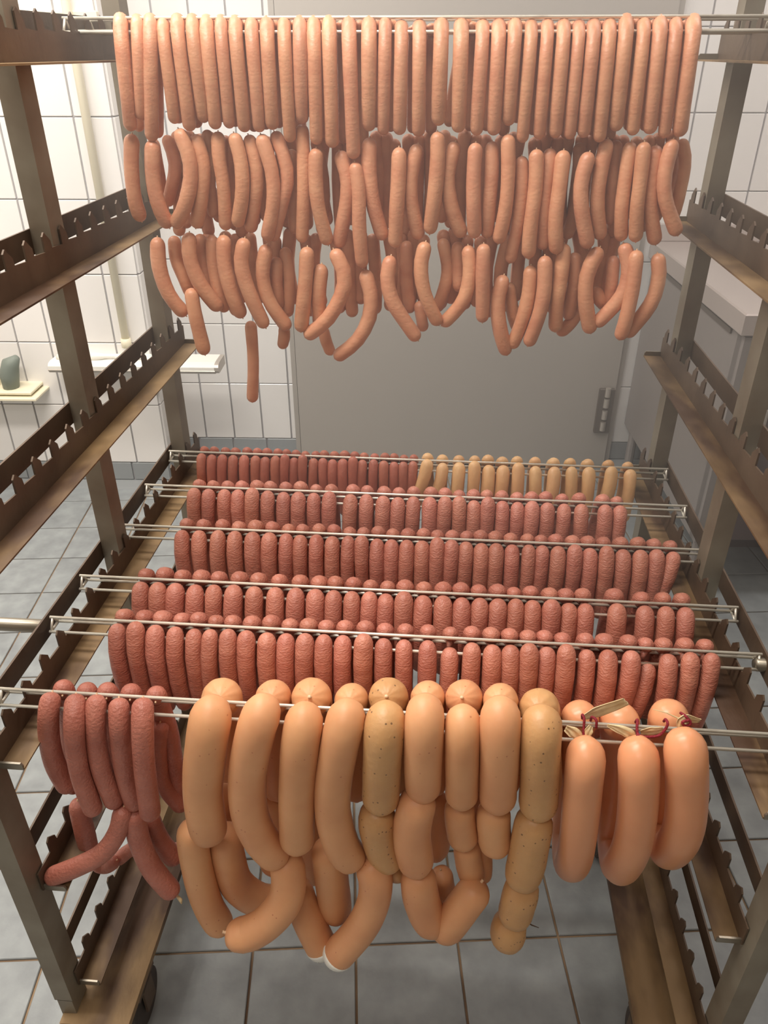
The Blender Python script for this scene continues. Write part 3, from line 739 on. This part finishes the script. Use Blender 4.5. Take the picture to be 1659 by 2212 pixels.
MB().tube([p, (p + q) / 2 + np.array([0, 0, -.002]), q], [.0012, .001, .0005], 6).build('casing_thread', M['rail'], o)
# the ones hanging behind the front rod, their pleated tops showing
YK = Y6 + .045
backs = [(478,1466,44,'thick'),(589,1470,39,'thick'),(672,1466,43,'thick'),(758,1478,37,'thick'),(838,1465,43,'spot'),(923,1473,37,'thick'),(1001,1470,40,'thick'),(1080,1478,38,'thick'),(1164,1489,43,'spot')]
for i, (bx, by, r, mm) in enumerate(backs):
    ln = 215 + (i * 37) % 40
    q = [(bx - 3, by + r * .93, Y6 + .0035), (bx, by + r * .99, Y6 + .020), (bx + 3, by + r * 1.02, YK - .008), (bx + 8, by + 85, YK + .008), (bx + 10, by + 160, YK + .010), (bx + 12, by + ln, YK + .006)]
    T(q, r, f'thick sausage hanging behind the front rod with a pleated top, {ordinal(i, 9)}', mm, 'thick_sausage' if mm == 'thick' else 'spotted_sausage', pleat=.05, pe=2.0, pinch=1.2, seg=44)
for i, (bx, y0, y1, r) in enumerate([(470,1700,1850,34),(588,1710,1880,34),(668,1740,1900,32),(932,1715,1850,34),(1030,1700,1800,26)]):
    T([(bx, y0, YK + .012), (bx + 8, (y0 + y1) / 2, YK + .016), (bx + 4, y1, YK + .012)], r, f'shaded thick link low behind the front chains, {ordinal(i, 5)}')
# ring sausages
def ring(front_pts, bottom, back_pts, r, lab):
    q = [(x, y, d) for x, y, d in front_pts] + bottom + back_pts
    o = S6('ring_sausage', M['ring'], q, r, lab, 'large ring sausages tied with red twine', pleat=.04, seg=32, rings=46, wob=.006, pe=2.1, twist=(0,))
    return o
YRf, YRb = Y6 - .045, Y6 + .075
rg1 = ring([(1264,1599,Y6-.020),(1265,1640,YRf),(1259,1700,YRf),(1252,1780,YRf),(1242,1850,YRf+.012)], [(1231,1864,Y6+.012)], [(1226,1800,YRb),(1232,1700,YRb+.010),(1240,1620,YRb),(1250,1556,YRb-.020),(1256,1556,Y6+.018)], 42.5, 'large smooth ring sausage, left one of the three')
rg2 = ring([(1377,1598,Y6-.020),(1379,1640,YRf),(1380,1700,YRf-.002),(1374,1780,YRf-.002),(1360,1840,YRf+.010)], [(1336,1872,Y6+.010)], [(1326,1810,YRb),(1330,1700,YRb+.010),(1336,1620,YRb),(1336,1566,YRb-.020),(1344,1556,Y6+.018)], 44.5, 'large smooth ring sausage, middle one of the three')
rg3 = ring([(1476,1577,Y6-.020),(1481,1625,YRf),(1484,1700,YRf-.002),(1480,1770,YRf-.002),(1466,1815,YRf+.010)], [(1440,1836,Y6+.010)], [(1430,1790,YRb),(1432,1700,YRb+.010),(1438,1620,YRb),(1442,1558,YRb-.022),(1450,1552,Y6+.018)], 46, 'large smooth ring sausage, right one of the three')

# dry casing ends and red twine on the rod
def ribbon(pts, w, name, parent=None, fold=.4, m='casing', label=None):
    """crumpled casing strip with thickness; pts (px, py, y), w half widths in px"""
    path = smooth_path([P(*p) for p in pts], 14); k = m_per_px(path[0])
    ws = np.interp(np.linspace(0, 1, 14), np.linspace(0, 1, len(w)), w) * k
    mb = MB(); loc = path[0]; S = 7
    for side in (0, 1):
        for i in range(14):
            t = path[min(i + 1, 13)] - path[max(i - 1, 0)]; t /= np.linalg.norm(t)
            a = np.cross(t, np.array([0, 1.0, 0])); a /= np.linalg.norm(a); b = np.cross(a, t)
            for j in range(S):
                c = (j / (S - 1) - .5) * 2
                off = b * (fold * ws[i] * math.sin(j * 2.1 + i * .35) + (.0006 if side else -.0006))
                mb.v.append(tuple(path[i] - loc + a * c * ws[i] + off))
    n = 14 * S
    for i in range(13):
        for j in range(S - 1):
            a = i * S + j
            mb.f.append((a, a + 1, a + S + 1, a + S)); mb.f.append((n + a, n + a + S, n + a + S + 1, n + a + 1))
        for j in (0, S - 1):
            a = i * S + j; mb.f.append((a, a + S, n + a + S, n + a))
    for j in range(S - 1):
        for b_ in (0, 13 * S): mb.f.append((b_ + j, b_ + j + 1, n + b_ + j + 1, n + b_ + j))
    if parent is None:
        o = mb.build(name, M[m], None, tuple(loc), True)
    else:
        mb.v = [tuple(np.array(v) + loc - np.array(parent.location)) for v in mb.v]
        o = mb.build(name, M[m], parent, (0, 0, 0), True)
    return o
ribbon([(1262,1550,Y6+.010),(1300,1536,Y6+.006),(1352,1514,Y6+.002)], [7, 15, 14, 11], 'casing_end', rg1, .12)
ribbon([(1258,1600,Y6-.022),(1240,1584,Y6-.020),(1222,1572,Y6-.014)], [4, 12, 15, 8], 'casing_end', rg1, .22)
ribbon([(1266,1600,Y6-.022),(1272,1580,Y6-.018),(1276,1568,Y6-.012)], [3, 8, 10, 6], 'casing_end', rg1, .22)
ribbon([(1374,1600,Y6-.022),(1352,1582,Y6-.022),(1312,1566,Y6-.012)], [4, 13, 12, 3], 'casing_end', rg2, .22)
ribbon([(1384,1584,Y6-.010),(1410,1580,Y6-.010),(1432,1574,Y6-.008)], [8, 11, 7], 'casing_end', rg2, .22)
ribbon([(1474,1582,Y6-.022),(1478,1556,Y6-.018),(1512,1556,Y6-.012)], [10, 13, 5], 'casing_end', rg3, .22)
p = np.array(rg3.location)
MB().tube([P(1466,1552,Y6-.016)-p, P(1440,1540,Y6-.014)-p, P(1410,1532,Y6-.012)-p], [.0012, .0008, .0004], 6).build('casing_thread', M['casing'], rg3)
def twine(pts, parent, name='twine'):
    p = np.array(parent.location)
    MB().tube([q - p for q in smooth_path([P(*t) for t in pts], 22)], .0018, 8).build(name, M['twine'], parent, smooth=True)
yt = Y6 - .004
twine([(1258,1552,Y6+.004),(1258,1544,yt),(1262,1552,yt-.006),(1261,1575,yt-.012),(1261,1602,yt-.020)], rg1)
twine([(1276,1556,Y6+.003),(1279,1549,yt),(1288,1556,yt-.006),(1288,1572,yt-.008)], rg1)
twine([(1373,1560,Y6+.003),(1377,1555,yt),(1376,1572,yt-.010),(1377,1596,yt-.020),(1368,1598,yt-.024),(1388,1594,yt-.026),(1374,1588,yt-.024)], rg2)
twine([(1376,1586,yt-.018),(1395,1592,yt-.014),(1425,1588,yt-.012),(1442,1566,yt-.008),(1438,1554,yt),(1434,1558,Y6+.003)], rg2)
twine([(1470,1540,Y6-.008),(1482,1548,Y6-.018),(1492,1562,Y6-.022),(1480,1568,Y6-.024),(1474,1560,Y6-.024),(1488,1556,Y6-.022)], rg3)
